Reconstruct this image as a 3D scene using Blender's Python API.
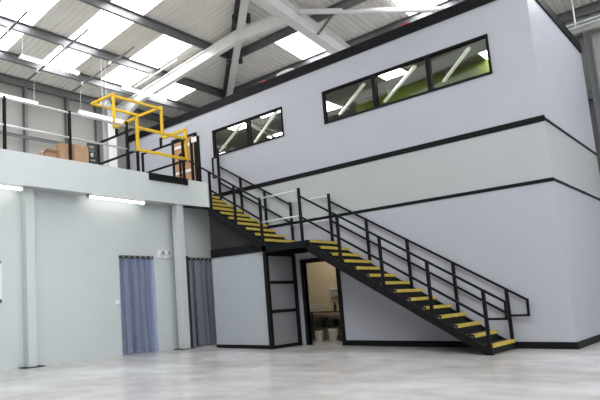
import bpy, bmesh, math, random
from mathutils import Vector, Matrix
random.seed(7)
for o in list(bpy.data.objects): bpy.data.objects.remove(o)
S = bpy.context.scene
COL = S.collection

# ------------------------------------------------------------------ camera
cd = bpy.data.cameras.new('camera'); cam = bpy.data.objects.new('camera', cd); COL.objects.link(cam)
cd.sensor_width = 36; cd.lens = 33.704
cd.shift_x = 0.2275; cd.shift_y = 0.0541
FWD = Vector((-0.72307, 0.67813, 0.13110)); RIGHT = Vector((0.67815, 0.73317, -0.05090))
FWD.normalize(); RIGHT = (RIGHT - FWD * RIGHT.dot(FWD)).normalized(); UP = RIGHT.cross(FWD)
cam.matrix_world = Matrix(((RIGHT.x, UP.x, -FWD.x, 0), (RIGHT.y, UP.y, -FWD.y, 0), (RIGHT.z, UP.z, -FWD.z, 1.155), (0, 0, 0, 1)))
cd.clip_start = .05; cd.clip_end = 300
S.camera = cam

# ------------------------------------------------------------------ world, light, exposure
W = bpy.data.worlds.new('world'); S.world = W; W.use_nodes = True
bg = W.node_tree.nodes['Background']
bg.inputs['Color'].default_value = (.90, .95, 1, 1); bg.inputs['Strength'].default_value = 1.85
SKY_GLOW = 4.5          # brightness of the sky seen through the rooflights
TUBE_GLOW = 4.5
S.view_settings.view_transform = 'Standard'; S.view_settings.look = 'None'
S.view_settings.gamma = 1; S.view_settings.use_curve_mapping = False
S.view_settings.exposure = 0.47

# ------------------------------------------------------------------ materials
def new_mat(name):
    m = bpy.data.materials.new(name); m.use_nodes = True
    return m, m.node_tree.nodes, m.node_tree.links, m.node_tree.nodes['Principled BSDF']
def mat(name, col, rough=.5, metal=0, var=.0, scale=3, bump=0, bscale=40, spec=.5):
    m, N, L, p = new_mat(name)
    p.inputs['Base Color'].default_value = (*col, 1); p.inputs['Roughness'].default_value = rough
    p.inputs['Metallic'].default_value = metal; p.inputs['Specular IOR Level'].default_value = spec
    if var or bump:
        tc = N.new('ShaderNodeTexCoord')
    if var:
        n = N.new('ShaderNodeTexNoise'); n.inputs['Scale'].default_value = scale; n.inputs['Detail'].default_value = 5
        L.new(tc.outputs['Object'], n.inputs['Vector'])
        r = N.new('ShaderNodeValToRGB')
        r.color_ramp.elements[0].position = .3; r.color_ramp.elements[1].position = .7
        r.color_ramp.elements[0].color = (*[c * (1 - var) for c in col], 1)
        r.color_ramp.elements[1].color = (*[min(1, c * (1 + var)) for c in col], 1)
        L.new(n.outputs['Fac'], r.inputs['Fac']); L.new(r.outputs['Color'], p.inputs['Base Color'])
    if bump:
        n2 = N.new('ShaderNodeTexNoise'); n2.inputs['Scale'].default_value = bscale
        L.new(tc.outputs['Object'], n2.inputs['Vector'])
        b = N.new('ShaderNodeBump'); b.inputs['Strength'].default_value = bump; b.inputs['Distance'].default_value = .01
        L.new(n2.outputs['Fac'], b.inputs['Height']); L.new(b.outputs['Normal'], p.inputs['Normal'])
    return m
def glow(name, col, strength):
    m, N, L, p = new_mat(name)
    p.inputs['Base Color'].default_value = (*col, 1)
    p.inputs['Emission Color'].default_value = (*col, 1); p.inputs['Emission Strength'].default_value = strength
    return m
def see_through(name, tint, clear, body, rough=.3):
    """thin translucent sheet: part clear, part coloured body, with a gloss"""
    m, N, L, p = new_mat(name)
    p.inputs['Base Color'].default_value = (*body, 1); p.inputs['Roughness'].default_value = rough
    t = N.new('ShaderNodeBsdfTransparent'); t.inputs['Color'].default_value = (*tint, 1)
    mx = N.new('ShaderNodeMixShader'); mx.inputs['Fac'].default_value = clear
    L.new(p.outputs['BSDF'], mx.inputs[1]); L.new(t.outputs['BSDF'], mx.inputs[2])
    L.new(mx.outputs['Shader'], N['Material Output'].inputs['Surface'])
    return m
def window_glass(name, tint):
    m, N, L, p = new_mat(name)
    t = N.new('ShaderNodeBsdfTransparent'); t.inputs['Color'].default_value = (*tint, 1)
    g = N.new('ShaderNodeBsdfGlossy'); g.inputs['Roughness'].default_value = .02
    f = N.new('ShaderNodeFresnel'); f.inputs['IOR'].default_value = 1.22
    mx = N.new('ShaderNodeMixShader')
    L.new(f.outputs['Fac'], mx.inputs['Fac']); L.new(t.outputs['BSDF'], mx.inputs[1]); L.new(g.outputs['BSDF'], mx.inputs[2])
    L.new(mx.outputs['Shader'], N['Material Output'].inputs['Surface'])
    return m
def floor_mat():
    m, N, L, p = new_mat('polished concrete')
    tc = N.new('ShaderNodeTexCoord')
    a = N.new('ShaderNodeTexNoise'); a.inputs['Scale'].default_value = .5; a.inputs['Detail'].default_value = 4; a.inputs['Roughness'].default_value = .5
    b = N.new('ShaderNodeTexNoise'); b.inputs['Scale'].default_value = 2.5; b.inputs['Detail'].default_value = 2
    L.new(tc.outputs['Object'], a.inputs['Vector']); L.new(tc.outputs['Object'], b.inputs['Vector'])
    r = N.new('ShaderNodeValToRGB'); e = r.color_ramp.elements
    e[0].position = .36; e[0].color = (.37, .355, .335, 1); e[1].position = .64; e[1].color = (.61, .60, .605, 1)
    mixf = N.new('ShaderNodeMath'); mixf.operation = 'MULTIPLY_ADD'; mixf.inputs[1].default_value = .25
    L.new(b.outputs['Fac'], mixf.inputs[0]); 
    sc = N.new('ShaderNodeMath'); sc.operation = 'MULTIPLY'; sc.inputs[1].default_value = .75
    L.new(a.outputs['Fac'], sc.inputs[0]); L.new(sc.outputs[0], mixf.inputs[2])
    L.new(mixf.outputs[0], r.inputs['Fac']); L.new(r.outputs['Color'], p.inputs['Base Color'])
    rr = N.new('ShaderNodeMapRange'); rr.inputs['From Min'].default_value = .3; rr.inputs['From Max'].default_value = .7
    rr.inputs['To Min'].default_value = .22; rr.inputs['To Max'].default_value = .27
    L.new(a.outputs['Fac'], rr.inputs['Value']); L.new(rr.outputs['Result'], p.inputs['Roughness'])
    return m

M = dict(
    floor=floor_mat(),
    lilac=mat('lilac white panel', (.43, .435, .485), .45, var=.02, scale=1.5),
    midband=mat('pale grey green panel', (.44, .465, .467), .25, var=.02, scale=1.5),
    mezz=mat('mezzanine white paint', (.555, .59, .585), .5, var=.02, scale=1.2),
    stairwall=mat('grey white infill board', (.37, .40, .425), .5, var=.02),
    shadedpanel=mat('infill board in shade tone', (.25, .255, .27), .5, var=.02),  # stairwall board again, the landing's shade put into its colour
    black=mat('black powder coat', (.007, .007, .008), .5, var=.15, scale=8, spec=.15),
    charcoal=mat('charcoal trim', (.008, .0085, .0095), .55, spec=.12),
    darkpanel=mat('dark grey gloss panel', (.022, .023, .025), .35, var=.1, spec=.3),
    tread=mat('black tread grip', (.012, .012, .013), .7, bump=.3, bscale=120, spec=.2),
    nosing=mat('yellow nosing strip', (.56, .42, .065), .6, var=.2, scale=14, bump=.25, bscale=150),
    yellow=mat('safety yellow paint', (.72, .45, .012), .4, var=.05),
    galv=mat('galvanised steel', (.62, .65, .66), .35, metal=.35, var=.08, scale=10),
    whitesteel=mat('white painted steel', (.80, .80, .78), .45, var=.03),
    purlin=mat('grey purlin steel', (.20, .20, .205), .38, metal=.55, var=.1, scale=5),
    stanchion=mat('mid grey steel', (.17, .175, .18), .5, metal=.2),
    sheet=mat('roof liner sheet', (.80, .765, .715), .5, var=.03, scale=1),
    clad=mat('wall cladding sheet', (.345, .335, .31), .5, var=.03, scale=1),
    farclad=mat('grey far cladding', (.34, .345, .34), .5, var=.03, scale=1),
    sky=glow('rooflight sheet', (.97, .98, 1.0), SKY_GLOW),
    tube=glow('lamp diffuser', (1.0, .98, .93), TUBE_GLOW),
    panel=glow('office light panel', (1.0, .98, .95), 14.0),
    warm=glow('warm lamp diffuser', (1.0, .88, .68), 34.0),
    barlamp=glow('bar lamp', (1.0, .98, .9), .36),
    lampbody=mat('white lamp body', (.8, .8, .8), .4),
    card=mat('brown cardboard', (.43, .265, .155), .8, var=.08, scale=6),
    timber=mat('brown timber veneer', (.45, .25, .13), .5, var=.15, scale=4),
    cream=mat('cream wall paint', (.60, .53, .40), .7, var=.02),
    green=mat('lime green wall', (.15, .19, .014), .6, var=.03),
    office=mat('office grey paint', (.30, .29, .27), .7),
    ceilgrey=mat('office ceiling grey', (.24, .235, .22), .8),
    blueroom=mat('blue grey room', (.55, .58, .68), .7),
    glass=window_glass('window glass', (.80, .83, .80)),
    stripblue=see_through('blue pvc strip', (.66, .73, .93), .66, (.50, .55, .76), .25),
    stripgrey=see_through('smoky pvc strip', (.6, .62, .68), .35, (.36, .38, .44), .22),
    white=mat('white plastic', (.8, .8, .8), .4),
    bucket=mat('white bucket plastic', (.62, .62, .60), .4),
    red=mat('red plastic', (.5, .03, .04), .4),
    dark=mat('dark rubber', (.03, .03, .03), .6),
    lens=mat('lamp lens', (.32, .33, .34), .1),
    shelfsteel=mat('dark shelf steel', (.06, .055, .05), .5),
    bluepane=mat('blue blind', (.30, .36, .52), .3),
)

# ------------------------------------------------------------------ mesh helpers
def B(): return bmesh.new()
def hexa(bm, pts):
    v = [bm.verts.new(p) for p in pts]
    for f in ((0, 3, 2, 1), (4, 5, 6, 7), (0, 1, 5, 4), (1, 2, 6, 5), (2, 3, 7, 6), (3, 0, 4, 7)):
        bm.faces.new([v[i] for i in f])
def bx(bm, x0, x1, y0, y1, z0, z1):
    x0, x1 = sorted((x0, x1)); y0, y1 = sorted((y0, y1)); z0, z1 = sorted((z0, z1))
    hexa(bm, [(x0, y0, z0), (x1, y0, z0), (x1, y1, z0), (x0, y1, z0), (x0, y0, z1), (x1, y0, z1), (x1, y1, z1), (x0, y1, z1)])
def frame(p, q):
    d = (Vector(q) - Vector(p)).normalized()
    up = Vector((0, 0, 1)) if abs(d.z) < .95 else Vector((1, 0, 0))
    s = d.cross(up).normalized(); return d, s, s.cross(d).normalized()
def bar(bm, p, q, w, h=None, off=0):
    """rectangular bar from p to q, w wide, h deep (in its own upright direction)"""
    h = h or w; p, q = Vector(p), Vector(q); d, s, u = frame(p, q)
    c = [(-w / 2, -h / 2), (w / 2, -h / 2), (w / 2, h / 2), (-w / 2, h / 2)]
    hexa(bm, [p + s * a + u * (b + off) for a, b in c] + [q + s * a + u * (b + off) for a, b in c])
def tube(bm, p, q, r, n=10, r2=None):
    p, q = Vector(p), Vector(q); d, s, u = frame(p, q); r2 = r if r2 is None else r2
    a = [bm.verts.new(p + (s * math.cos(t) + u * math.sin(t)) * r) for t in [2 * math.pi * i / n for i in range(n)]]
    b = [bm.verts.new(q + (s * math.cos(t) + u * math.sin(t)) * r2) for t in [2 * math.pi * i / n for i in range(n)]]
    for i in range(n): bm.faces.new((a[i], a[(i + 1) % n], b[(i + 1) % n], b[i]))
    bm.faces.new(a[::-1]); bm.faces.new(b)
def prism_xz(bm, poly, y0, y1):
    a = [bm.verts.new((x, y0, z)) for x, z in poly]; b = [bm.verts.new((x, y1, z)) for x, z in poly]
    n = len(poly); bm.faces.new(a); bm.faces.new(b[::-1])
    for i in range(n): bm.faces.new((a[i], b[i], b[(i + 1) % n], a[(i + 1) % n]))
def build(name, bm, m, parent=None, bevel=0, smooth=False):
    bmesh.ops.recalc_face_normals(bm, faces=bm.faces)
    me = bpy.data.meshes.new(name); bm.to_mesh(me); bm.free(); me.materials.append(M[m])
    if smooth:
        for f in me.polygons: f.use_smooth = True
    o = bpy.data.objects.new(name, me); COL.objects.link(o)
    if parent:
        o.parent = parent; o.matrix_parent_inverse = Matrix.Translation(-parent.location)
    if bevel:
        b = o.modifiers.new('bevel', 'BEVEL'); b.width = bevel; b.segments = 2; b.limit_method = 'ANGLE'
    return o
def tag(o, label, cat, group=None):
    o['label'] = label; o['category'] = cat
    if group: o['group'] = group
    return o
def thing(name, label, cat, loc=(0, 0, 0), group=None):
    o = bpy.data.objects.new(name, None); COL.objects.link(o); o.location = loc; o.empty_display_size = .1
    return tag(o, label, cat, group)
def struct(name, bm, m, parent=None, bevel=0):
    o = build(name, bm, m, parent, bevel)
    if not parent: o['kind'] = 'structure'
    return o
def sbox(name, m, *e):
    bm = B(); bx(bm, *e); return struct(name, bm, m)
def pbox(name, m, par, *e, bevel=0):
    bm = B(); bx(bm, *e); return build(name, bm, m, par, bevel)
def copy_thing(src, delta, label):
    """copy of a thing, its parts and their sub-parts"""
    def rec(o, parent):
        c = o.copy(); COL.objects.link(c)
        if parent: c.parent = parent
        for ch in o.children: rec(ch, c)
        return c
    r = rec(src, None); r.location = src.location + Vector(delta); r['label'] = label
    return r

# ------------------------------------------------------------------ large structure
FW = 12.63           # front face of the office block
PX = -2.57           # right face of the office block
LW, BW = -15.4, 18.2 # outer walls
def zl(x): return 8.5 + .1 * (x + 15.4)      # roof rising from the left eaves
def zb(y): return 8.5 + .1 * (18.2 - y)      # roof falling to the back eaves

sbox('floor', 'floor', -17, 12, -10, 19, -.2, 0)
# outer cladding, ribbed
def ribbed_wall(name, m, along, fixed, a0, a1, z0, z1, pitch=.25, depth=.03):
    bm = B(); prof = []; a = a0
    while a < a1 - 1e-6:
        for t, d in ((0, 0), (.62, 0), (.72, depth), (.9, depth)):
            if a + t * pitch < a1: prof.append((a + t * pitch, d))
        a += pitch
    prof.append((a1, 0)); prev = None
    for t, d in prof:
        p = (fixed - d - .02, t) if along == 'y' else (t, fixed + d + .02)
        v = (bm.verts.new((*p, z0)), bm.verts.new((*p, z1)))
        if prev: bm.faces.new((prev[0], v[0], v[1], prev[1]))
        prev = v
    bmesh.ops.recalc_face_normals(bm, faces=bm.faces)
    o = struct(name, bm, m); k = o.modifiers.new('thickness', 'SOLIDIFY'); k.thickness = .015
    return o
sbox('wall_left', 'clad', LW - .1, LW, -9, 18.2, 0, 8.5)
sbox('wall_front', 'clad', LW, 9, -9.1, -9, 0, 9.5)  # unseen wall behind the camera, added to reduce light on the block front
sbox('wall_right', 'farclad', 9, 9.1, 5, 18.2, 0, 6.2)  # unseen part-height wall, added to hold side light off the block
ribbed_wall('wall_back', 'farclad', 'x', BW, -15.4, 8, 0, 8.5)

# roof sheets: trapezoid ribs running down each slope
STRIPS = [(-.4, .7, -9, .9), (1.8, 2.9, -9, -.2), (4.0, 5.1, -12.6, -2.4), (6.2, 7.34, -14.1, -7.2), (8.48, 9.58, -14.1, -8.85), (10.7, 11.88, -14.1, -10.75), (13.0, 14.1, -14.15, -12.75)]  # the first strips are out of view, laid out to move light rightwards
BSTRIPS = [(-9.31, -8.335, 13.4, 17.2), (-5.855, -4.845, 13.4, 17.2), (-1.9, -.9, 10, 17.2), (2, 3, 3, 17.2), (5.4, 6.4, 3, 17.2)]  # rightmost strips are unseen, added to brighten the right side
RIDGE = 1.0
def profile(a0, a1, pitch=.2):
    out = []; n = max(1, round((a1 - a0) / pitch)); p = (a1 - a0) / n
    for i in range(n):
        for t, d in ((0, 0), (.6, 0), (.7, .022), (.9, .022)): out.append((a0 + (i + t) * p, d))
    out.append((a1, 0)); return out
def left_sheet(bm, y0, y1, x0, x1):
    prev = None
    for y, d in profile(y0, y1):
        xe = min(x1, 2.8 - y)
        if xe <= x0 + .02: xe = x0 + .02
        v = (bm.verts.new((x0, y, zl(x0) + d)), bm.verts.new((xe, y, zl(xe) + d)))
        if prev: bm.faces.new((prev[0], prev[1], v[1], v[0]))
        prev = v
def back_sheet(bm, x0, x1, y0, y1):
    prev = None
    for x, d in profile(x0, x1, .17):
        d *= 1.3
        ys = max(y0, min(2.8 - x, 18.1))
        if ys >= y1 - .02: ys = y1 - .02
        v = (bm.verts.new((x, ys, zb(ys) + d)), bm.verts.new((x, y1, zb(y1) + d)))
        if prev: bm.faces.new((prev[0], prev[1], v[1], v[0]))
        prev = v
bm = B(); y = -9.0
for y0, y1, x0, x1 in STRIPS:
    if y0 > y: left_sheet(bm, y, y0, LW, RIDGE)
    left_sheet(bm, y0, y1, LW, x0)
    if x1 < min(RIDGE, 2.8 - y1): left_sheet(bm, y0, y1, x1, RIDGE)
    elif x1 < min(RIDGE, 2.8 - y0): left_sheet(bm, y0, y1, x1, RIDGE)
    y = y1
left_sheet(bm, y, 18.2, LW, RIDGE)
o = struct('ceiling', bm, 'sheet')
bm = B(); x = LW
for x0, x1, y0, y1 in BSTRIPS:
    back_sheet(bm, x, x0, -2, BW)
    if y0 > 2.8 - x0: back_sheet(bm, x0, x1, -2, y0)
    back_sheet(bm, x0, x1, y1, BW); x = x1
back_sheet(bm, x, 8, 1.8, BW)
struct('ceiling', bm, 'sheet')
nwin = 4
for y0, y1, x0, x1 in STRIPS:
    bm = B(); left_sheet(bm, y0, y1, x0, x1); struct('window_%d' % nwin, bm, 'sky'); nwin += 1
for x0, x1, y0, y1 in BSTRIPS:
    bm = B(); back_sheet(bm, x0, x1, y0, y1); struct('window_%d' % nwin, bm, 'sky'); nwin += 1

# ------------------------------------------------------------------ office block (two storeys)
def wall_holes(name, m, x0, x1, z0, z1, y0, y1, holes):
    """wall in the XZ plane with rectangular openings (hx0,hx1,hz0,hz1), cut as a grid"""
    bm = B()
    xs = sorted({x0, x1, *[h[0] for h in holes], *[h[1] for h in holes]}); zs = sorted({z0, z1, *[h[2] for h in holes], *[h[3] for h in holes]})
    for i in range(len(xs) - 1):
        for j in range(len(zs) - 1):
            cx, cz = (xs[i] + xs[i + 1]) / 2, (zs[j] + zs[j + 1]) / 2
            if not any(h[0] < cx < h[1] and h[2] < cz < h[3] for h in holes): bx(bm, xs[i], xs[i + 1], y0, y1, zs[j], zs[j + 1])
    bmesh.ops.remove_doubles(bm, verts=bm.verts, dist=1e-5)
    return struct(name, bm, m)
W1 = (-7.23, -3.335, 5.565, 6.425); W2 = (-11.04, -8.475, 5.59, 6.42)
DOOR = (-8.22, -7.28, 0, 2.09)
wall_holes('wall_front', 'lilac', -15.0, PX, 4.40, 7.065, FW, FW + .12, [W1, W2])
wall_holes('wall_front', 'midband', -15.0, PX, 3.19, 4.40, FW, FW + .12, [])
wall_holes('wall_front', 'lilac', -11.2, PX, 0, 3.19, FW, FW + .12, [DOOR])
sbox('wall_right', 'lilac', PX - .12, PX, FW + .12, 17.45, 4.40, 7.065)
sbox('wall_right', 'midband', PX - .12, PX, FW + .12, 17.45, 3.19, 4.40)
sbox('wall_right', 'lilac', PX - .12, PX, FW + .12, 17.45, 0, 3.19)
# trims
def trim_wrap(name, z0, z1, d=.015, m='charcoal', x0=-15.0, side=None):
    bm = B(); bx(bm, x0, PX + d, FW - d, FW, z0, z1)
    zs0, zs1 = side or (z0, z1)
    bx(bm, PX, PX + d, FW, 17.45, zs0, zs1)
    return struct(name, bm, m)
trim_wrap('trim_1', 4.335, 4.455, side=(4.36, 4.41))
trim_wrap('trim_2', 3.15, 3.22, x0=-11.2, side=(3.16, 3.21))
bm = B(); bx(bm, -15.05, PX + .03, FW - .04, FW + .12, 7.065, 7.30); bx(bm, PX - .12, PX + .03, FW + .12, 17.45, 7.065, 7.30)
struct('trim_3', bm, 'charcoal')
bm = B(); bx(bm, -7.2, PX + .02, FW - .02, FW, 0, .13); struct('baseboard_front', bm, 'charcoal')
bm = B(); bx(bm, PX, PX + .02, FW, 17.45, 0, .13); struct('baseboard_right', bm, 'charcoal')
# interior shell of the block
sbox('ceiling', 'ceilgrey', -14.9, PX - .12, FW + .12, 17.3, 6.76, 6.9)
sbox('ceiling', 'farclad', -15.0, PX - .12, FW + .12, 17.45, 6.95, 7.04)
sbox('floor', 'office', -14.9, PX - .12, FW + .12, 17.3, 3.3, 3.5)
sbox('wall_back', 'office', -14.9, -7.5, 17.2, 17.3, 3.5, 6.76)
sbox('wall_back', 'green', -7.5, PX - .12, 14.9, 15.0, 3.5, 6.76)
sbox('wall_partition', 'office', -7.5, -7.4, 15.0, 17.3, 3.5, 6.76)
sbox('wall_left', 'office', -15.0, -14.9, FW + .12, 17.3, 3.5, 6.95)
# windows of the first floor
def win(name, w, mull):
    x0, x1, z0, z1 = w; t = .045; ya, yb = FW - .03, FW + .10
    root = bpy.data.objects.new(name, None); COL.objects.link(root); root.location = ((x0 + x1) / 2, FW, z0); root['kind'] = 'structure'
    bm = B()
    bx(bm, x0, x1, ya, yb, z0, z0 + t); bx(bm, x0, x1, ya, yb, z1 - t, z1)
    bx(bm, x0, x0 + t, ya, yb, z0 + t, z1 - t); bx(bm, x1 - t, x1, ya, yb, z0 + t, z1 - t)
    build('window_frame', bm, 'charcoal', root)
    xs = [x0 + t]
    for mx in mull:
        bm = B(); bx(bm, mx - .045, mx + .045, ya, yb, z0 + t, z1 - t); build('mullion', bm, 'charcoal', root); xs += [mx - .045, mx + .045]
    xs.append(x1 - t)
    for i in range(0, len(xs), 2):
        bm = B(); bx(bm, xs[i], xs[i + 1], FW + .03, FW + .036, z0 + t, z1 - t); build('pane', bm, 'glass', root)
    return root
win('window_1', W1, [-5.85, -4.575]); win('window_2', W2, [-9.67])

# mezzanine
MF = 4.66
bm = B(); bx(bm, LW, -10.92, 2, 11.17, MF - .12, MF); bx(bm, LW, -11.42, 11.17, FW, MF - .12, MF); struct('floor', bm, 'mezz')
sbox('trim_4', 'mezz', -10.92, -10.8, 2, 11.17, 3.94, MF + .02)                      # fascia
bm = B(); bx(bm, -11.3, -10.92, 2, 11.17, 3.98, 4.05); struct('ceiling', bm, 'mezz')  # soffit
bm = B(); prism_xz(bm, [(-10.8, 3.93), (-10.03, 3.75), (-10.03, 4.42), (-10.8, MF + .02)], 11.13, 11.165); struct('trim_5', bm, 'mezz')
def wall_x(name, m, x0, x1, y0, y1, z0, z1, holes):
    bm = B()
    ys = sorted({y0, y1, *[h[0] for h in holes], *[h[1] for h in holes]}); zs = sorted({z0, z1, *[h[2] for h in holes], *[h[3] for h in holes]})
    for i in range(len(ys) - 1):
        for j in range(len(zs) - 1):
            cy, cz = (ys[i] + ys[i + 1]) / 2, (zs[j] + zs[j + 1]) / 2
            if not any(h[0] < cy < h[1] and h[2] < cz < h[3] for h in holes): bx(bm, x0, x1, ys[i], ys[i + 1], zs[j], zs[j + 1])
    bmesh.ops.remove_doubles(bm, verts=bm.verts, dist=1e-5)
    return struct(name, bm, m)
MW = -11.3
D1 = (8.99, 10.10, 0, 2.50); D2 = (11.47, 12.55, 0, 2.50); MWIN = (4.6, 5.72, 1.43, 2.32)
wall_x('wall_mezzanine', 'mezz', MW - .12, MW, 2, FW, 0, 3.98, [D1, D2, MWIN])
# rooms behind the two curtains
sbox('wall_left', 'blueroom', -14.7, -14.6, 2, FW + 2, 0, 3.9)
sbox('wall_back', 'blueroom', -14.6, -11.42, 14.4, 14.5, 0, 3.9)
sbox('wall_partition', 'blueroom', -14.6, -11.42, 11.1, 11.18, 0, 3.9)
sbox('ceiling', 'white', -14.7, -11.42, 2, 14.5, 3.9, 3.97)
# window in the mezzanine wall at the left edge of the view
root = bpy.data.objects.new('window_3', None); COL.objects.link(root); root.location = (MW, 5.1, 1.43); root['kind'] = 'structure'
bm = B(); y0, y1, z0, z1 = MWIN
for e in ((y0, y1, z0, z0 + .06), (y0, y1, z1 - .06, z1), (y0, y0 + .06, z0, z1), (y1 - .06, y1, z0, z1)): bx(bm, MW - .1, MW + .02, *e)
build('window_frame', bm, 'white', root); pbox('pane', 'bluepane', root, MW - .06, MW - .05, y0 + .06, y1 - .06, z0 + .06, z1 - .06)

# infill walls under the stair and landing
SY = 11.38
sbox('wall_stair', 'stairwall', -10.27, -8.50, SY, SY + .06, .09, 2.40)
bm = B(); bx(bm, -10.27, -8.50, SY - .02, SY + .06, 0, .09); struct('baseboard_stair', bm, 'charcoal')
bm = B(); bx(bm, -10.27, -8.40, SY - .03, SY + .09, 2.40, 2.615); struct('trim_6', bm, 'black')
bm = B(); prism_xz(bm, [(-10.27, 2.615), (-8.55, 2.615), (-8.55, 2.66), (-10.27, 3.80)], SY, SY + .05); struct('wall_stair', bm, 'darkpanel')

# store room behind the open doorway
sbox('wall_back', 'cream', -11.0, -5.5, 14.6, 14.7, 0, 3.0)
sbox('wall_left', 'cream', -11.1, -11.0, FW + .12, 14.7, 0, 3.0)
sbox('wall_right', 'cream', -5.5, -5.4, FW + .12, 14.7, 0, 3.0)
sbox('ceiling', 'white', -11.1, -5.4, FW + .12, 14.7, 3.0, 3.08)
bm = B(); x0, x1, _, z1 = DOOR
bx(bm, x0 - .07, x0, FW - .04, FW + .14, 0, z1 + .1); bx(bm, x1, x1 + .09, FW - .04, FW + .14, 0, z1 + .1); bx(bm, x0, x1, FW - .04, FW + .14, z1, z1 + .1)
struct('door_1', bm, 'black')

# door from the mezzanine into the block
root = bpy.data.objects.new('door_2', None); COL.objects.link(root); root.location = (-12.3, FW, MF); root['kind'] = 'structure'
pbox('door_leaf', 'timber', root, -12.70, -11.80, FW - .05, FW - .005, MF, 6.48)
bm = B(); bx(bm, -12.80, -12.70, FW - .07, FW - .005, MF, 6.55); bx(bm, -11.80, -11.70, FW - .07, FW - .005, MF, 6.55); bx(bm, -12.70, -11.80, FW - .07, FW - .005, 6.48, 6.55)
build('door_frame', bm, 'black', root)
pbox('white_band', 'white', root, -12.68, -12.0, FW - .062, FW - .05, 6.20, 6.29); pbox('white_band', 'white', root, -12.68, -12.0, FW - .062, FW - .05, 5.36, 5.44)
bm = B(); bar(bm, (-12.42, FW - .1, 5.25), (-12.42, FW - .1, 5.98), .05); bar(bm, (-12.42, FW - .1, 5.96), (-12.15, FW - .1, 6.02), .05); bar(bm, (-12.17, FW - .1, 6.02), (-12.17, FW - .1, 5.7), .05)
bar(bm, (-12.42, FW - .1, 5.3), (-12.42, FW - .04, 5.3), .04); bar(bm, (-12.17, FW - .1, 5.9), (-12.17, FW - .04, 5.9), .04)
build('pull_handle', bm, 'black', root)

# ------------------------------------------------------------------ roof steel
def zed(bm, p, q, depth=.23, fl=.07, t=.018):
    p, q = Vector(p), Vector(q); d, s, u = frame(p, q)
    for a0, a1, b0, b1 in ((-t / 2, t / 2, -depth, 0), (0, fl, -t, 0), (-fl, 0, -depth, -depth + t)):
        c = [(a0, b0), (a1, b0), (a1, b1), (a0, b1)]
        hexa(bm, [p + s * a + u * b for a, b in c] + [q + s * a + u * b for a, b in c])
names = [(-15.25, 'lowest grey purlin of the left roof slope, along the eaves'), (-14.05, 'second grey purlin up from the left eaves, behind the hanging lamps'),
         (-12.58, 'third grey purlin up from the left eaves, crossing all the rooflights'), (-10.62, 'grey purlin at the upper end of the rooflights, top left of the view')]
for x, lab in names:
    bm = B(); zed(bm, (x, -9, zl(x) - .01), (x, min(2.8 - x - .1, 18.1), zl(x) - .01)); tag(build('roof_purlin', bm, 'purlin'), lab, 'roof beam', 'roof purlins')
for y, lab in ((18.05, 'grey eaves purlin along the top of the far wall behind the office block'), (15.28, 'grey purlin just above the dark parapet of the office block'), (13.35, 'grey purlin of the far roof slope, crossing under the big white rafter')):
    bm = B(); zed(bm, (2.8 - y + .1, y, zb(y) - .01), (7.9, y, zb(y) - .01)); tag(build('roof_purlin', bm, 'purlin'), lab, 'roof beam', 'roof purlins')
def ibeam(bm, p, q, w, h, tf=.02, tw=.014):
    p, q = Vector(p), Vector(q); d, s, u = frame(p, q)
    for a0, a1, b0, b1 in ((-w / 2, w / 2, -tf, 0), (-w / 2, w / 2, -h, -h + tf), (-tw / 2, tw / 2, -h + tf, -tf)):
        c = [(a0, b0), (a1, b0), (a1, b1), (a0, b1)]
        hexa(bm, [p + s * a + u * b for a, b in c] + [q + s * a + u * b for a, b in c])
RY = 12.12
t = thing('portal_frame', 'white steel portal frame rising from the mezzanine column across the rooflights', 'steel frame', (-15.2, 11.9, 0))
bm = B(); bx(bm, -15.36, -15.33, 11.7, 12.06, MF, 8.35); bx(bm, -15.06, -15.03, 11.7, 12.06, MF, 8.35); bx(bm, -15.33, -15.06, 11.87, 11.89, MF, 8.35); build('column', bm, 'whitesteel', t)
bm = B(); ibeam(bm, (-15.2, RY, zl(-15.2) - .25), (-9.4, RY, zl(-9.4) - .25), .17, .34); build('rafter', bm, 'whitesteel', t)
bm = B(); prism_xz(bm, [(-15.1, 7.5), (-15.1, 8.2), (-13.6, 8.18)], RY - .08, RY + .08); build('haunch', bm, 'whitesteel', t)
bm = B(); ibeam(bm, (-9.4, RY, zl(-9.4) - .25), (-7.85, RY, 8.72), .17, .34); build('rafter', bm, 'whitesteel', t)
bm = B(); ibeam(bm, (-7.72, 10.7, zb(10.7) - .25), (-7.72, 18.1, zb(18.1) - .25), .26, .42); tag(build('rafter', bm, 'whitesteel'), 'big white rafter running down over the office block roof', 'roof beam')
t = thing('hip_rafter', 'white hip rafter with black brackets rising above the far corner', 'roof beam', (-13, 15.8, 8.6))
bm = B(); bar(bm, (-15.2, 18.0, 8.52 - .30), (-8.0, 10.8, 9.24 - .30), .2, .14); build('beam', bm, 'whitesteel', t)
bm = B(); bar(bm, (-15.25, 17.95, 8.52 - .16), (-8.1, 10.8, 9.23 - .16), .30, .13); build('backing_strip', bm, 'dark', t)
for x, s in ((-12.55, .3), (-10.6, .3), (-9.0, .34)):
    y = 2.8 - x; z = zl(x) - .22
    for k in (-1, 1):
        bm = B(); bx(bm, x + k * .13 - .05, x + k * .13 + .05, y + k * .13 - .05, y + k * .13 + .05, z - .12, z + .14); build('bracket', bm, 'dark', t)
t = thing('brace', 'white tubular brace leading right from the big rafter', 'roof brace', (-7.4, 12.5, 8.75))
bm = B(); tube(bm, (-7.66, 12.55, 8.8), (-4.2, 16.2, 8.6), .075); build('tube', bm, 'whitesteel', t, smooth=True)
bm = B(); bar(bm, (-7.70, 13.5, 8.46), (-7.0, 13.3, 8.78), .05); build('fly_brace', bm, 'stanchion', t)
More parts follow.
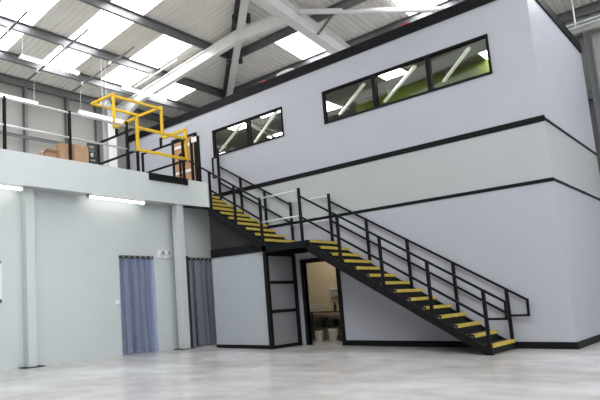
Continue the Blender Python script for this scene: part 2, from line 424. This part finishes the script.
# cladding rails and stanchions on the left wall
for y, lab in ((8.64, 'grey stanchion on the left wall, behind the open cardboard box'), (10.2, 'grey stanchion on the left wall, behind the cardboard boxes'), (11.45, 'dark stanchion on the left wall, close beside the white column')):
    bm = B(); w = .1 if y < 11 else .16; bx(bm, LW + .01, LW + .17, y - w / 2, y + w / 2, MF, 8.28); tag(build('stanchion', bm, 'stanchion'), lab, 'post', 'stanchions of the left wall')
bm = B(); zed(bm, (LW + .21, 3, 6.66), (LW + .21, 11.25, 6.66), .09, .04); tag(build('cladding_rail', bm, 'stanchion'), 'grey cladding rail low on the left wall above the boxes', 'rail')
# far wall behind the block, seen at the right edge
bm = B(); ibeam(bm, (-2.38, 18.02, 0), (-2.38, 18.02, 7.9), .16, .16); tag(build('stanchion', bm, 'stanchion'), 'grey steel stanchion on the far wall at the right edge of view', 'post')
for z, lab in ((7.9, 'upper light grey cladding rail of the far wall, right edge of view'), (6.1, 'lower grey cladding rail of the far wall, right edge of view')):
    bm = B(); bx(bm, -6, 4, 18.0, 18.16, z - .11, z + .11); tag(build('cladding_rail', bm, 'clad' if z > 7 else 'stanchion'), lab, 'rail')
t = thing('cable_trunking', 'pair of pale trunking pipes hung from a rod at the top right corner', 'pipe', (-2.6, 17.2, 7.7))
for z in (7.69, 7.79):
    bm = B(); tube(bm, (-3.4, 17.2, z), (1, 17.2, z), .03); build('pipe', bm, 'galv', t, smooth=True)
bm = B(); bx(bm, -3.4, 1, 17.26, 17.34, 7.56, 7.62); build('tray', bm, 'clad', t)
bm = B(); tube(bm, (-2.55, 17.2, 7.66), (-2.55, 17.2, 8.62), .018); build('hanger', bm, 'galv', t); bm = B(); bx(bm, -2.82, -2.77, 17.16, 17.34, 7.6, 7.86); build('clamp', bm, 'white', t)

# conduit rods under the purlins with their clamps
for y, x0, x1, m, lab in ((6.66, -11.6, -14.6, 'stanchion', 'thin dark conduit under the rooflights, nearest the left edge'), (8.38, -11.45, -14.6, 'stanchion', 'thin dark conduit crossing behind the upper hanging lamp'),
                       (10.0, -11.5, -14.7, 'stanchion', 'thin dark conduit under the purlins, third from the left edge'), (11.62, -11.4, -13.4, 'whitesteel', 'thin white conduit just left of the white portal rafter')):
    t = thing('conduit', lab, 'conduit', (x1, y, zl(x1) - .3), 'conduits under the left roof')
    bm = B(); tube(bm, (x0, y, zl(x0) - .33), (x1, y, zl(x1) - .33), .028, 8); build('rod', bm, m, t)
    for x in (-12.58, -14.05):
        if x > x1:
            bm = B(); tube(bm, (x, y + .05, zl(x) - .31), (x, y - .05, zl(x) - .31), .06, 12); build('clamp', bm, 'white', t)

# ------------------------------------------------------------------ columns under the mezzanine
for xf, y0, y1, lab in ((-11.08, 6.22, 6.44, 'white box column under the mezzanine at the left, left of the blue curtain'), (-10.88, 10.76, 11.0, 'white box column under the mezzanine, between the two curtains')):
    t = thing('column', lab, 'column', (xf - .11, (y0 + y1) / 2, 0), 'columns under the mezzanine')
    pbox('shaft', 'mezz', t, xf - .22, xf, y0, y1, .012, 3.98 if xf < -11 else 3.94, bevel=.008)
    pbox('base_plate', 'charcoal', t, xf - .30, xf + .06, y0 - .14, y1 + .16, 0, .014)

# ------------------------------------------------------------------ staircase
RISE, RUN = .179, .273; LZ = 2.51; LX0, LX1 = -8.345, -7.08; YN, YF = 11.2, 12.52
def nose_z(x):
    if x > LX1: return LZ - (x - LX1) * RISE / RUN
    if x < LX0: return LZ + RISE + (LX0 - x) * RISE / RUN
    return LZ
st = thing('staircase', 'black steel staircase with yellow step edges and black handrails along the office block', 'staircase', (-6, 11.9, 0))
def step(xf, zt, bottom=False):
    bm = B(); bx(bm, xf - RUN - .02, xf - .012, YN + .035, YF - .035, zt - .03, zt)
    bx(bm, xf - .035, xf - .015, YN + .035, YF - .035, zt - RISE + (.0 if not bottom else .012), zt - .03)
    tr = build('tread', bm, 'tread', st)
    bm = B(); bx(bm, xf - .06, xf + .006, YN + .04, YF - .04, zt, zt + .008); bx(bm, xf - .012, xf + .008, YN + .04, YF - .04, zt - .055, zt + .008)
    build('nosing', bm, 'nosing', tr)
for i in range(0, 14): 
    if i: step(LX1 + RUN * i, LZ - RISE * i, i == 13)
for j in range(1, 12): step(LX0 - RUN * (j - 1), LZ + RISE * j)
# landing with its own edge strip
bm = B(); bx(bm, LX0 - .1, LX1 - .012, YN - .03, YF + .05, LZ - .03, LZ); bx(bm, LX0 - .06, LX1 - .012, YN - .03, YN + .03, LZ - .16, LZ - .03); bx(bm, LX1 - .07, LX1 - .012, YN + .03, YF, LZ - .16, LZ - .03); bx(bm, LX0 - .06, LX0 + .0, YN + .03, YF, LZ - .16, LZ - .03); bx(bm, LX0, LX1 - .07, YF - .04, YF + .04, LZ - .16, LZ - .03)
ld = build('landing', bm, 'black', st)
bm = B(); bx(bm, LX1 - .06, LX1 + .008, YN + .04, YF - .04, LZ, LZ + .008); bx(bm, LX1 - .012, LX1 + .008, YN + .04, YF - .04, LZ - .055, LZ + .008); build('nosing', bm, 'nosing', ld)
for y0, y1 in ((YN - .03, YN + .03), (YF - .03, YF + .03)):
    a, b = LX1 - .05, LX1 + RUN * 13 + .004
    bm = B(); prism_xz(bm, [(a, nose_z(a) - .03), (a, nose_z(a) - .26), (b - .12, .0), (b, .0), (b, .10), (b - .2, nose_z(b - .2) - .1), (LX1 + .1, nose_z(LX1 + .1) - .09)], y0, y1); build('stringer', bm, 'black', st)
    c = -11.36 if y0 > 12 else -10.1
    bm = B(); prism_xz(bm, [(LX0 + .05, LZ - .16), (LX0 + .05, LZ - .02), (LX0, LZ + .07), (c, nose_z(c) - .1), (c, nose_z(c) - .32), (LX0 - .15, nose_z(LX0 - .15) - .32)], y0, y1); build('stringer', bm, 'black', st)
PXS_L = [-7.25, -6.33, -5.42, -4.51, -3.575]; PXS_U = [-8.39, -9.195, -10.01]
for Y, far in ((YN, 0), (YF, 1)):
    for k, x in enumerate(PXS_L + PXS_U):
        z0 = nose_z(x) - .13; z1 = nose_z(x) + .96
        if x == -7.25: z0, z1 = LZ, 3.75
        if x == -8.39: z0, z1 = LZ - .02, 3.73
        if x == -3.575: z0 = .08
        bm = B(); bar(bm, (x, Y, z0), (x, Y, z1), .055); build('handrail_post', bm, 'black', st)
    for dz, nm in ((.945, 'top_rail'), (.45, 'mid_rail')):
        bm = B(); x0, x1 = -7.25, -3.575
        bar(bm, (x0, Y, nose_z(LX1) + .11 + dz), (x1, Y, nose_z(x1) + dz), .042)
        if nm == 'top_rail':
            xe = -3.235; bar(bm, (x1, Y, nose_z(x1) + dz), (xe, Y, nose_z(xe) + dz), .042); bar(bm, (xe, Y, nose_z(xe) + dz + .02), (xe - .01, Y, .63), .042)
        else: bar(bm, (x1, Y, .64), (-3.235, Y, .64), .042)
        build(nm, bm, 'black', st)
        bm = B(); x0 = -8.39; x1 = -10.01
        if nm == 'top_rail':
            x1 = -10.8 if far else -10.74
        elif far: x1 = -10.8
        bar(bm, (x0, Y, nose_z(x0) + dz), (x1, Y, nose_z(x1) + dz), .042); build(nm, bm, 'black', st)
    for z in (3.70, 3.10):
        bm = B(); tube(bm, (-8.39, Y, z), (-7.25, Y, z), .021, 8); build('landing_rail', bm, 'galv', st, smooth=True)
bm = B(); bar(bm, (-10.8, YF, 4.2), (-10.8, YF, 5.74), .06); build('handrail_post', bm, 'black', st)
bm = B(); bar(bm, (-10.8, YF, 5.53), (-11.02, YF, 5.53), .04); bar(bm, (-11.02, YF, 5.55), (-11.02, YF, 4.91), .04); bar(bm, (-11.02, YF, 4.93), (-10.8, YF, 4.93), .04); build('rail_return', bm, 'black', st)
# support frame below the landing
sx = -8.45
bm = B(); bar(bm, (sx, YN + .15, 0), (sx, YN + .15, LZ - .16), .095); build('support_post', bm, 'black', st)
bm = B(); bar(bm, (sx, YF - .0, 0), (sx, YF - .0, LZ - .16), .095); build('support_post', bm, 'black', st)
for z in (.04, .905, 1.62, 2.32):
    bm = B(); bar(bm, (sx, YN + .19, z), (sx, YF - .04, z), .06, .075); build('cross_rail', bm, 'black', st)
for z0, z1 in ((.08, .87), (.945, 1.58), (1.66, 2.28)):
    bm = B(); bx(bm, sx - .02, sx - .005, YN + .19, YF - .04, z0, z1); build('infill_panel', bm, 'shadedpanel', st)

# ------------------------------------------------------------------ mezzanine guard rails
GX = -10.86
g = thing('guard_rail', 'long guard rail with galvanised tubes and black posts along the mezzanine edge', 'guard rail', (GX, 7, MF))
for y, z1 in ((3.9, 5.9), (5.62, 5.9), (7.30, 5.9), (9.06, 5.98), (9.40, 5.94)):
    bm = B(); bar(bm, (GX, y, MF + .02), (GX, y, z1), .06); build('post', bm, 'black', g)
for z in (5.86, 5.245):
    bm = B(); tube(bm, (GX, 3.0, z), (GX, 9.4, z), .025, 8); build('rail', bm, 'galv', g, smooth=True)
g = thing('guard_rail', 'black guard rail left of the yellow gate, running back to the white column', 'guard rail', (-11.6, 9.45, MF))
YG = 9.44
for z in (5.90, 5.28):
    bm = B(); bar(bm, (-10.89, YG, z), (-12.62, YG, z), .05); build('rail', bm, 'black', g)
bm = B(); bar(bm, (-12.62, YG, MF), (-12.62, YG, 5.92), .06); build('post', bm, 'black', g)
bm = B(); bar(bm, (-11.75, YG, 5.9), (-11.75, YG, 6.1), .06); build('pivot_post', bm, 'black', g)
g = thing('guard_rail', 'black guard rail on the far side of the yellow gate beside the stair head', 'guard rail', (-11.7, 11.1, MF))
YH = 11.1
for z in (5.83, 5.21):
    bm = B(); bar(bm, (-10.77 + .0, YH, z), (-12.6, YH, z), .05); build('rail', bm, 'black', g)
for x in (-12.6, -10.86):
    bm = B(); bar(bm, (x, YH, MF), (x, YH, 5.86), .06); build('post', bm, 'black', g)
bm = B(); bar(bm, (-11.75, YH, 5.83), (-11.75, YH, 6.12), .06); build('pivot_post', bm, 'black', g)
g = thing('gate_post', 'pair of tall black posts joined by a white top plate at the stair head', 'post', (-10.5, 11.2, MF))
for x in (-10.63, -10.36):
    bm = B(); bar(bm, (x, 11.215, 4.2), (x, 11.215, 5.84), .06); build('post', bm, 'black', g)
bm = B(); bx(bm, -10.60, -10.39, 11.19, 11.24, 5.70, 5.84); build('top_plate', bm, 'white', g)
# yellow up-and-over pallet gate
g = thing('pallet_gate', 'yellow tubular up-and-over pallet gate on the mezzanine edge', 'safety gate', (-11.2, 10.3, MF))
for y in (9.36, 11.17):
    bm = B(); P = [(-12.73, 7.11), (-11.74, 7.08), (-11.74, 6.12), (-10.79, 6.13), (-10.79, 5.26)]
    for a, b in zip(P, P[1:]):
        d = (Vector((b[0], 0, b[1])) - Vector((a[0], 0, a[1]))).normalized() * .025
        bar(bm, (a[0] - d.x, y, a[1] - d.z), (b[0] + d.x, y, b[1] + d.z), .072)
    build('side_frame', bm, 'yellow', g, bevel=.008)
for x, z in ((-12.73, 7.11), (-11.74, 7.03), (-10.79, 5.86), (-10.79, 5.26)):
    bm = B(); bar(bm, (x, 9.36, z), (x, 11.17, z), .07); build('cross_bar', bm, 'yellow', g, bevel=.008)
tag(pbox('kick_plate', 'charcoal', None, -10.80, -10.755, 9.70, 11.13, 4.50, 4.685), 'dark kick plate on the fascia below the yellow gate', 'kick plate')

# ------------------------------------------------------------------ things on the mezzanine
def carton(label, x0, x1, y0, y1, h, flaps=False):
    t = thing('cardboard_box', label, 'box', ((x0 + x1) / 2, (y0 + y1) / 2, MF), 'cardboard boxes on the mezzanine')
    if not flaps:
        pbox('body', 'card', t, x0, x1, y0, y1, MF, MF + h, bevel=.006)
        pbox('tape', 'timber', t, x1, x1 + .002, (y0 + y1) / 2 - .03, (y0 + y1) / 2 + .03, MF + h - .12, MF + h); return t
    bm = B(); e = .012
    bx(bm, x0, x1, y0, y1, MF, MF + e); bx(bm, x0, x0 + e, y0, y1, MF, MF + h); bx(bm, x1 - e, x1, y0, y1, MF, MF + h); bx(bm, x0, x1, y0, y0 + e, MF, MF + h); bx(bm, x0, x1, y1 - e, y1, MF, MF + h)
    build('body', bm, 'card', t)
    for p, q in (((x1, y0), (x1 + .13, y0)), ((x0, y0), (x0 - .13, y0))):
        bm = B(); v = [(p[0], y0, MF + h), (p[0], y1, MF + h), (q[0], y1, MF + h + .03), (q[0], y0, MF + h + .03)]
        hexa(bm, v + [(a, b, c + .01) for a, b, c in v]); build('flap', bm, 'card', t)
    return t
carton('open low cardboard box with loose packing on top, leftmost on the mezzanine', -11.28, -11.0, 6.68, 7.0, .2, True)
carton('cardboard box beside the guard rail post, middle of the three boxes', -11.17, -11.0, 7.10, 7.36, .47)
carton('larger cardboard box right of the guard rail post', -11.12, -11.0, 7.52, 7.93, .50)
bm = B()
for i in range(7):
    y = 6.74 + i * .033; x = -11.14 + random.uniform(-.07, .07)
    bmesh.ops.create_icosphere(bm, subdivisions=2, radius=random.uniform(.038, .05), matrix=Matrix.Translation((x, y, MF + .19 + random.uniform(0, .03))))
tag(build('packing_paper', bm, 'white', smooth=True), 'white crumpled packing in the open cardboard box', 'packing')
t = thing('hand_truck', 'low black hand truck on the mezzanine between the boxes and the white column', 'hand truck', (-11.2, 8.2, MF))
for y in (8.07, 8.30):
    bm = B(); tube(bm, (-11.15, y, MF + .04), (-11.22, y, 5.33), .032, 8); build('upright', bm, 'dark', t)
bm = B(); tube(bm, (-11.17, 8.15, MF + .36), (-11.23, 8.22, MF + .36), .10, 18); w = build('wheel', bm, 'dark', t); bm = B(); tube(bm, (-11.14, 8.15, MF + .36), (-11.165, 8.15, MF + .36), .055, 14); build('hub', bm, 'galv', w)
for z in (4.84, 5.31):
    bm = B(); bar(bm, (-11.17 - (z - 4.7) * .07, 8.05, z), (-11.17 - (z - 4.7) * .07, 8.32, z), .05); build('cross_bar', bm, 'dark', t)
pbox('toe_plate', 'dark', t, -11.2, -11.0, 8.05, 8.32, MF, MF + .04)
# loose bits on the block's roof edge
bm = B(); bmesh.ops.create_icosphere(bm, subdivisions=3, radius=.13, matrix=Matrix.Translation((-8.35, FW + .1, 7.37)) @ Matrix.Diagonal((2.3, .7, .6, 1))); tag(build('plastic_bag', bm, 'white', smooth=True), 'white plastic bag lying on the dark parapet', 'bag')
bm = B(); bx(bm, -9.15, -8.98, FW + .0, FW + .1, 7.30, 7.37); tag(build('tape_roll', bm, 'red', bevel=.02), 'small red item on the dark parapet left of the white bag', 'tape')
bm = B(); bx(bm, -5.08, -4.90, FW + .0, FW + .1, 7.30, 7.37); tag(build('tape_roll', bm, 'red', bevel=.02), 'small red item on the dark parapet above the long window', 'tape')
bm = B(); bx(bm, -4.86, -4.66, FW + .0, FW + .1, 7.30, 7.37); tag(build('paper_cup', bm, 'white', bevel=.02), 'small white item beside the red one above the long window', 'cup')

# ------------------------------------------------------------------ lamps
def batten(label, x, y0, y1, z, wires=None, group=None, name='batten_light'):
    t = thing(name, label, 'light', (x, (y0 + y1) / 2, z), group)
    pbox('body', 'lampbody', t, x - .05, x + .05, y0, y1, z, z + .045)
    bm = B(); tube(bm, (x, y0 + .03, z - .02), (x, y1 - .03, z - .02), .036, 12); build('diffuser', bm, 'tube', t, smooth=True)
    for y in (y0, y1 - .03): pbox('end_cap', 'lampbody', t, x - .055, x + .055, y, y + .03, z - .065, z + .045)
    for w in wires or ():
        bm = B(); tube(bm, (x, w, z + .045), (x, w, zl(x) - .02), .008, 6); build('hanger', bm, 'galv', t)
    return t
batten('lit batten lamp under the mezzanine above the blue curtain wall', -11.06, 7.90, 9.72, 3.935, name='batten_light')
batten('lit batten lamp under the mezzanine at the left edge of view', -11.06, 4.3, 6.13, 3.935)
batten('hanging lit tube lamp, upper one under the rooflights at the left', -12.67, 7.02, 8.88, 7.9, (7.1, 8.6), 'hanging tube lamps')
batten('hanging lit tube lamp right above the yellow gate', -12.74, 10.5, 12.36, 7.9, (10.7,), 'hanging tube lamps')
batten('hanging lit tube lamp just above the guard rail at the left edge', -14.5, 6.75, 8.61, 7.5, (7.0, 8.5), 'hanging tube lamps')
batten('hanging lit tube lamp behind the yellow gate, lower right one', -14.35, 9.98, 11.84, 7.5, (10.1, 11.5), 'hanging tube lamps')
lamp = batten('added fill lamp, unseen under the stair head behind the dark panel', -9.85, 11.6, 12.4, 3.15)  # added lamp out of sight, brightens the wall beside the stair
for ch in lamp.children:
    if ch.name.startswith('diffuser'): ch.data.materials[0] = M['panel']  # the added lamp borrows the stronger office panel glow
def twin_spot(label, x, y, z, wires=False, k=1.0):
    t = thing('twin_spot_light', label, 'emergency light', (x, y, z))
    pbox('body', 'white', t, x, x + .08 * k, y - .12 * k, y + .12 * k, z - .16 * k, z - .06 * k, bevel=.01)
    pbox('back_plate', 'white', t, x, x + .03 * k, y - .28 * k, y + .28 * k, z - .15 * k, z + .12 * k, bevel=.01)
    for e in (-.14 * k, .14 * k):
        bm = B(); tube(bm, (x + .03 * k, y + e, z + .02 * k), (x + .13 * k, y + e, z + .02 * k), .085 * k, 20, .115 * k); h = build('lamp_head', bm, 'white', t, smooth=False)
        bm = B(); tube(bm, (x + .13 * k, y + e, z + .02 * k), (x + .14 * k, y + e, z + .02 * k), .085 * k, 20); build('lens', bm, 'lens', h)
    if wires:
        for e in (-.12 * k, .12 * k):
            bm = B(); tube(bm, (x + .015, y + e, z + .1 * k), (x + .015, y + e, zl(x) - .02), .008, 6); build('hanger', bm, 'galv', t)
    return t
twin_spot('white twin-head emergency light on the mezzanine wall beside the blue curtain', MW, 10.56, 2.60, False, .8)
twin_spot('white twin-head emergency light hanging on rods above the yellow gate', -12.7, 9.78, 7.2, True, .62)
# office ceiling lights behind the glass
def troffer(label, x0, x1, y0, y1, z=6.76):
    t = thing('ceiling_light', label, 'light', ((x0 + x1) / 2, (y0 + y1) / 2, z), 'square office ceiling lights')
    pbox('frame', 'lampbody', t, x0 - .03, x1 + .03, y0 - .03, y1 + .03, z - .012, z); pbox('diffuser', 'panel', t, x0, x1, y0, y1, z - .02, z - .012)
troffer('lit square ceiling light seen in the middle pane of the long window', -6.16, -5.6, 13.39, 14.06)
troffer('lit square ceiling light seen at the left of the long window', -8.62, -7.98, 14.15, 14.95)
troffer('lit square ceiling light seen at the right end of the long window', -4.02, -3.5, 14.35, 14.9)
troffer('lit square ceiling light at the top of the left pane of the small window', -11.25, -10.6, 13.45, 14.05)
troffer('lit square ceiling light at the top of the right pane of the small window', -9.95, -9.1, 13.4, 13.75)
troffer('lit square ceiling light low in the right pane of the small window', -11.1, -10.5, 15.5, 16.1)
troffer('lit square ceiling light at the bottom left corner of the small window', -13.75, -13.2, 15.7, 16.3)
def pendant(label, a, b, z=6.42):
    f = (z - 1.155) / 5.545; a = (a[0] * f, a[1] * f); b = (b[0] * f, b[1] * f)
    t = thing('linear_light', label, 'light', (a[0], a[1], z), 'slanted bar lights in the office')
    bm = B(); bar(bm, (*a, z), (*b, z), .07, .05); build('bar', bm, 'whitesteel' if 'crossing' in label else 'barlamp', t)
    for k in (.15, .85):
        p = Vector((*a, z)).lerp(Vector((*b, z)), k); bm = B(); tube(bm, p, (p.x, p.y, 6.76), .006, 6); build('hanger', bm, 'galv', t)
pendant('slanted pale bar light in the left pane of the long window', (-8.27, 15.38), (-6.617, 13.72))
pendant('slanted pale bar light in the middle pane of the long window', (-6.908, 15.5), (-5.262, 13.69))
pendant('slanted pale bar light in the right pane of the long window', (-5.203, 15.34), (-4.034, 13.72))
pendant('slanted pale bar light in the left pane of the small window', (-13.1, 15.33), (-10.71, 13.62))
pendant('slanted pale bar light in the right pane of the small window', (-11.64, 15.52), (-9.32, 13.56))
pendant('pale bar crossing the slanted one in the right pane of the small window', (-10.47, 13.63), (-10.99, 16.09), 6.6)
for x0, x1, y0, y1, z, lab in ((-8.3, -7.7, 13.2, 13.35, 2.97, 'store'),):
    t = thing('batten_light', 'added warm lamp, unseen on the store room ceiling', 'light', (-7.9, 13.6, z)); pbox('body', 'lampbody', t, -8.6, -7.4, 13.55, 13.65, z, z + .03); pbox('diffuser', 'warm', t, -8.55, -7.45, 13.56, 13.64, z - .03, z)  # added lamp out of sight, brightens the store room

# ------------------------------------------------------------------ curtains
def curtain(label, x, y0, y1, h, n, m, railm, sway):
    t = thing('strip_curtain', label, 'curtain', (x, (y0 + y1) / 2, 0))
    pbox('rail', railm, t, x - .03, x + .04, y0, y1, h - .07, h, bevel=.004)
    w = (y1 - y0) / n
    for i in range(n):
        ya = y0 + i * w - .015; yb = ya + w + .03; bm = B(); prev = None; ph = random.uniform(0, 6); K = 8; J = 10
        grid = []
        for j in range(J + 1):
            z = .02 + (h - .09) * j / J; dropk = 1 - j / J; row = []
            for k in range(K + 1):
                s = k / K; y = ya + (yb - ya) * s + sway * dropk * dropk * (i / n) 
                xx = x + .012 * (i % 2) + .022 * math.sin(ph + s * 5.5 + j * .12) + .02 * dropk * math.sin(ph * 2 + j * .5)
                row.append(bm.verts.new((xx, y, z)))
            grid.append(row)
        for j in range(J):
            for k in range(K): bm.faces.new((grid[j][k], grid[j][k + 1], grid[j + 1][k + 1], grid[j + 1][k]))
        s_ = build('strip', bm, m, t, smooth=True)
        bm = B(); tube(bm, (x + .04, (ya + yb) / 2, h - .035), (x + .055, (ya + yb) / 2, h - .035), .018, 8); build('stud', bm, 'galv', t)
curtain('blue translucent strip curtain in the doorway left of the emergency light', MW + .03, 8.98, 10.11, 2.52, 6, 'stripblue', 'dark', .06)
curtain('dark smoky strip curtain in the doorway beside the stair', MW + .03, 11.50, 12.55, 2.52, 6, 'stripgrey', 'dark', .02)
bm = B(); bx(bm, MW - .1, MW + .05, 11.40, 11.48, 0, 2.56); struct('door_3', bm, 'dark')
# table behind the blue curtain
t = thing('table', 'dark table seen dimly through the blue strip curtain', 'table', (-13.2, 10.9, 0))
pbox('top', 'stanchion', t, -13.6, -12.9, 10.0, 11.05, 1.2, 1.27)
for y in (10.06, 10.99):
    for x in (-13.55, -12.95): pbox('leg', 'stanchion', t, x - .03, x + .03, y - .03, y + .03, 0, 1.2)
pbox('shelf', 'stanchion', t, -13.6, -12.9, 10.0, 11.05, .3, .34)
# call point beside the blue curtain
t = thing('alarm_call_point', 'small white wall box left of the blue curtain', 'wall box', (MW, 8.91, 1.33)); pbox('box', 'white', t, MW, MW + .05, 8.81, 8.93, 1.27, 1.39, bevel=.01)
bm = B(); tube(bm, (MW + .05, 8.87, 1.33), (MW + .062, 8.87, 1.33), .035, 14); build('button', bm, 'lampbody', t)

# ------------------------------------------------------------------ store room things
t = thing('shelf_unit', 'dark steel shelf unit in the store room doorway', 'shelf', (-8.7, 14.25, 0))
for x in (-9.3, -8.1):
    for y in (14.14, 14.52): pbox('upright', 'shelfsteel', t, x - .02, x + .02, y - .02, y + .02, 0, .78)
for z in (.33, .76): pbox('shelf', 'shelfsteel', t, -9.32, -8.08, 14.12, 14.54, z, z + .035)
def bucket(label, x, y, r, h):
    t = thing('bucket', label, 'bucket', (x, y, 0), 'white buckets in the store room')
    bm = B(); tube(bm, (x, y, 0), (x, y, h), r * .85, 20, r); build('body', bm, 'bucket', t, smooth=False)
    bm = B(); tube(bm, (x, y, h), (x, y, h + .025), r * 1.06, 20); build('lid', bm, 'white', t)
bucket('white lidded bucket on the store room floor, right one', -8.31, 13.95, .13, .29); bucket('white lidded bucket on the store room floor, left one', -8.76, 13.95, .11, .24)
bm = B(); bmesh.ops.create_icosphere(bm, subdivisions=3, radius=.1, matrix=Matrix.Translation((-8.07, 13.9, .09)) @ Matrix.Diagonal((.9, .8, .9, 1))); tag(build('sack', bm, 'dark', smooth=True), 'small dark sack on the floor right of the buckets', 'sack')
t = thing('bottle', 'dark bottle standing on the store room shelf', 'bottle', (-8.36, 14.25, .795)); bm = B(); tube(bm, (-8.36, 14.25, .795), (-8.36, 14.25, .95), .04, 14); build('body', bm, 'dark', t); bm = B(); tube(bm, (-8.36, 14.25, .95), (-8.36, 14.25, 1.04), .03, 14, .014); build('neck', bm, 'dark', t)
t = thing('wire_basket', 'grey wire basket on the left of the store room shelf', 'basket', (-8.9, 14.2, .795))
for z in (.81, .9, 1.0):
    bm = B(); x0, x1, y0, y1 = -9.12, -8.78, 14.18, 14.46
    for a, b in (((x0, y0), (x1, y0)), ((x1, y0), (x1, y1)), ((x1, y1), (x0, y1)), ((x0, y1), (x0, y0))): tube(bm, (*a, z), (*b, z), .008, 6)
    build('hoop', bm, 'galv', t)
for i in range(6):
    x = -9.12 + .068 * i; bm = B(); tube(bm, (x, 14.18, .80), (x, 14.18, 1.0), .006, 6); build('wire', bm, 'galv', t)
t = thing('paper_dispenser', 'grey paper dispenser on the store room wall', 'dispenser', (-8.45, 14.6, 1.3)); pbox('body', 'farclad', t, -8.62, -8.36, 14.5, 14.6, 1.18, 1.46, bevel=.01); pbox('lid', 'white', t, -8.62, -8.36, 14.49, 14.5, 1.40, 1.45)

for x0, x1, h, lab in ((-9.0, -8.72, .24, 'dark plastic crate on the lower store room shelf, left one'), (-8.66, -8.4, .2, 'dark plastic crate on the lower store room shelf, right one')):
    t = thing('crate', lab, 'crate', ((x0 + x1) / 2, 14.3, .365)); bm = B(); e = .015; y0, y1, z0 = 14.16, 14.46, .365
    bx(bm, x0, x1, y0, y1, z0, z0 + e); bx(bm, x0, x0 + e, y0, y1, z0, z0 + h); bx(bm, x1 - e, x1, y0, y1, z0, z0 + h); bx(bm, x0, x1, y0, y0 + e, z0, z0 + h); bx(bm, x0, x1, y1 - e, y1, z0, z0 + h)
    build('body', bm, 'dark', t); pbox('rim', 'shelfsteel', t, x0 - .01, x1 + .01, y0 - .012, y0, z0 + h - .03, z0 + h)
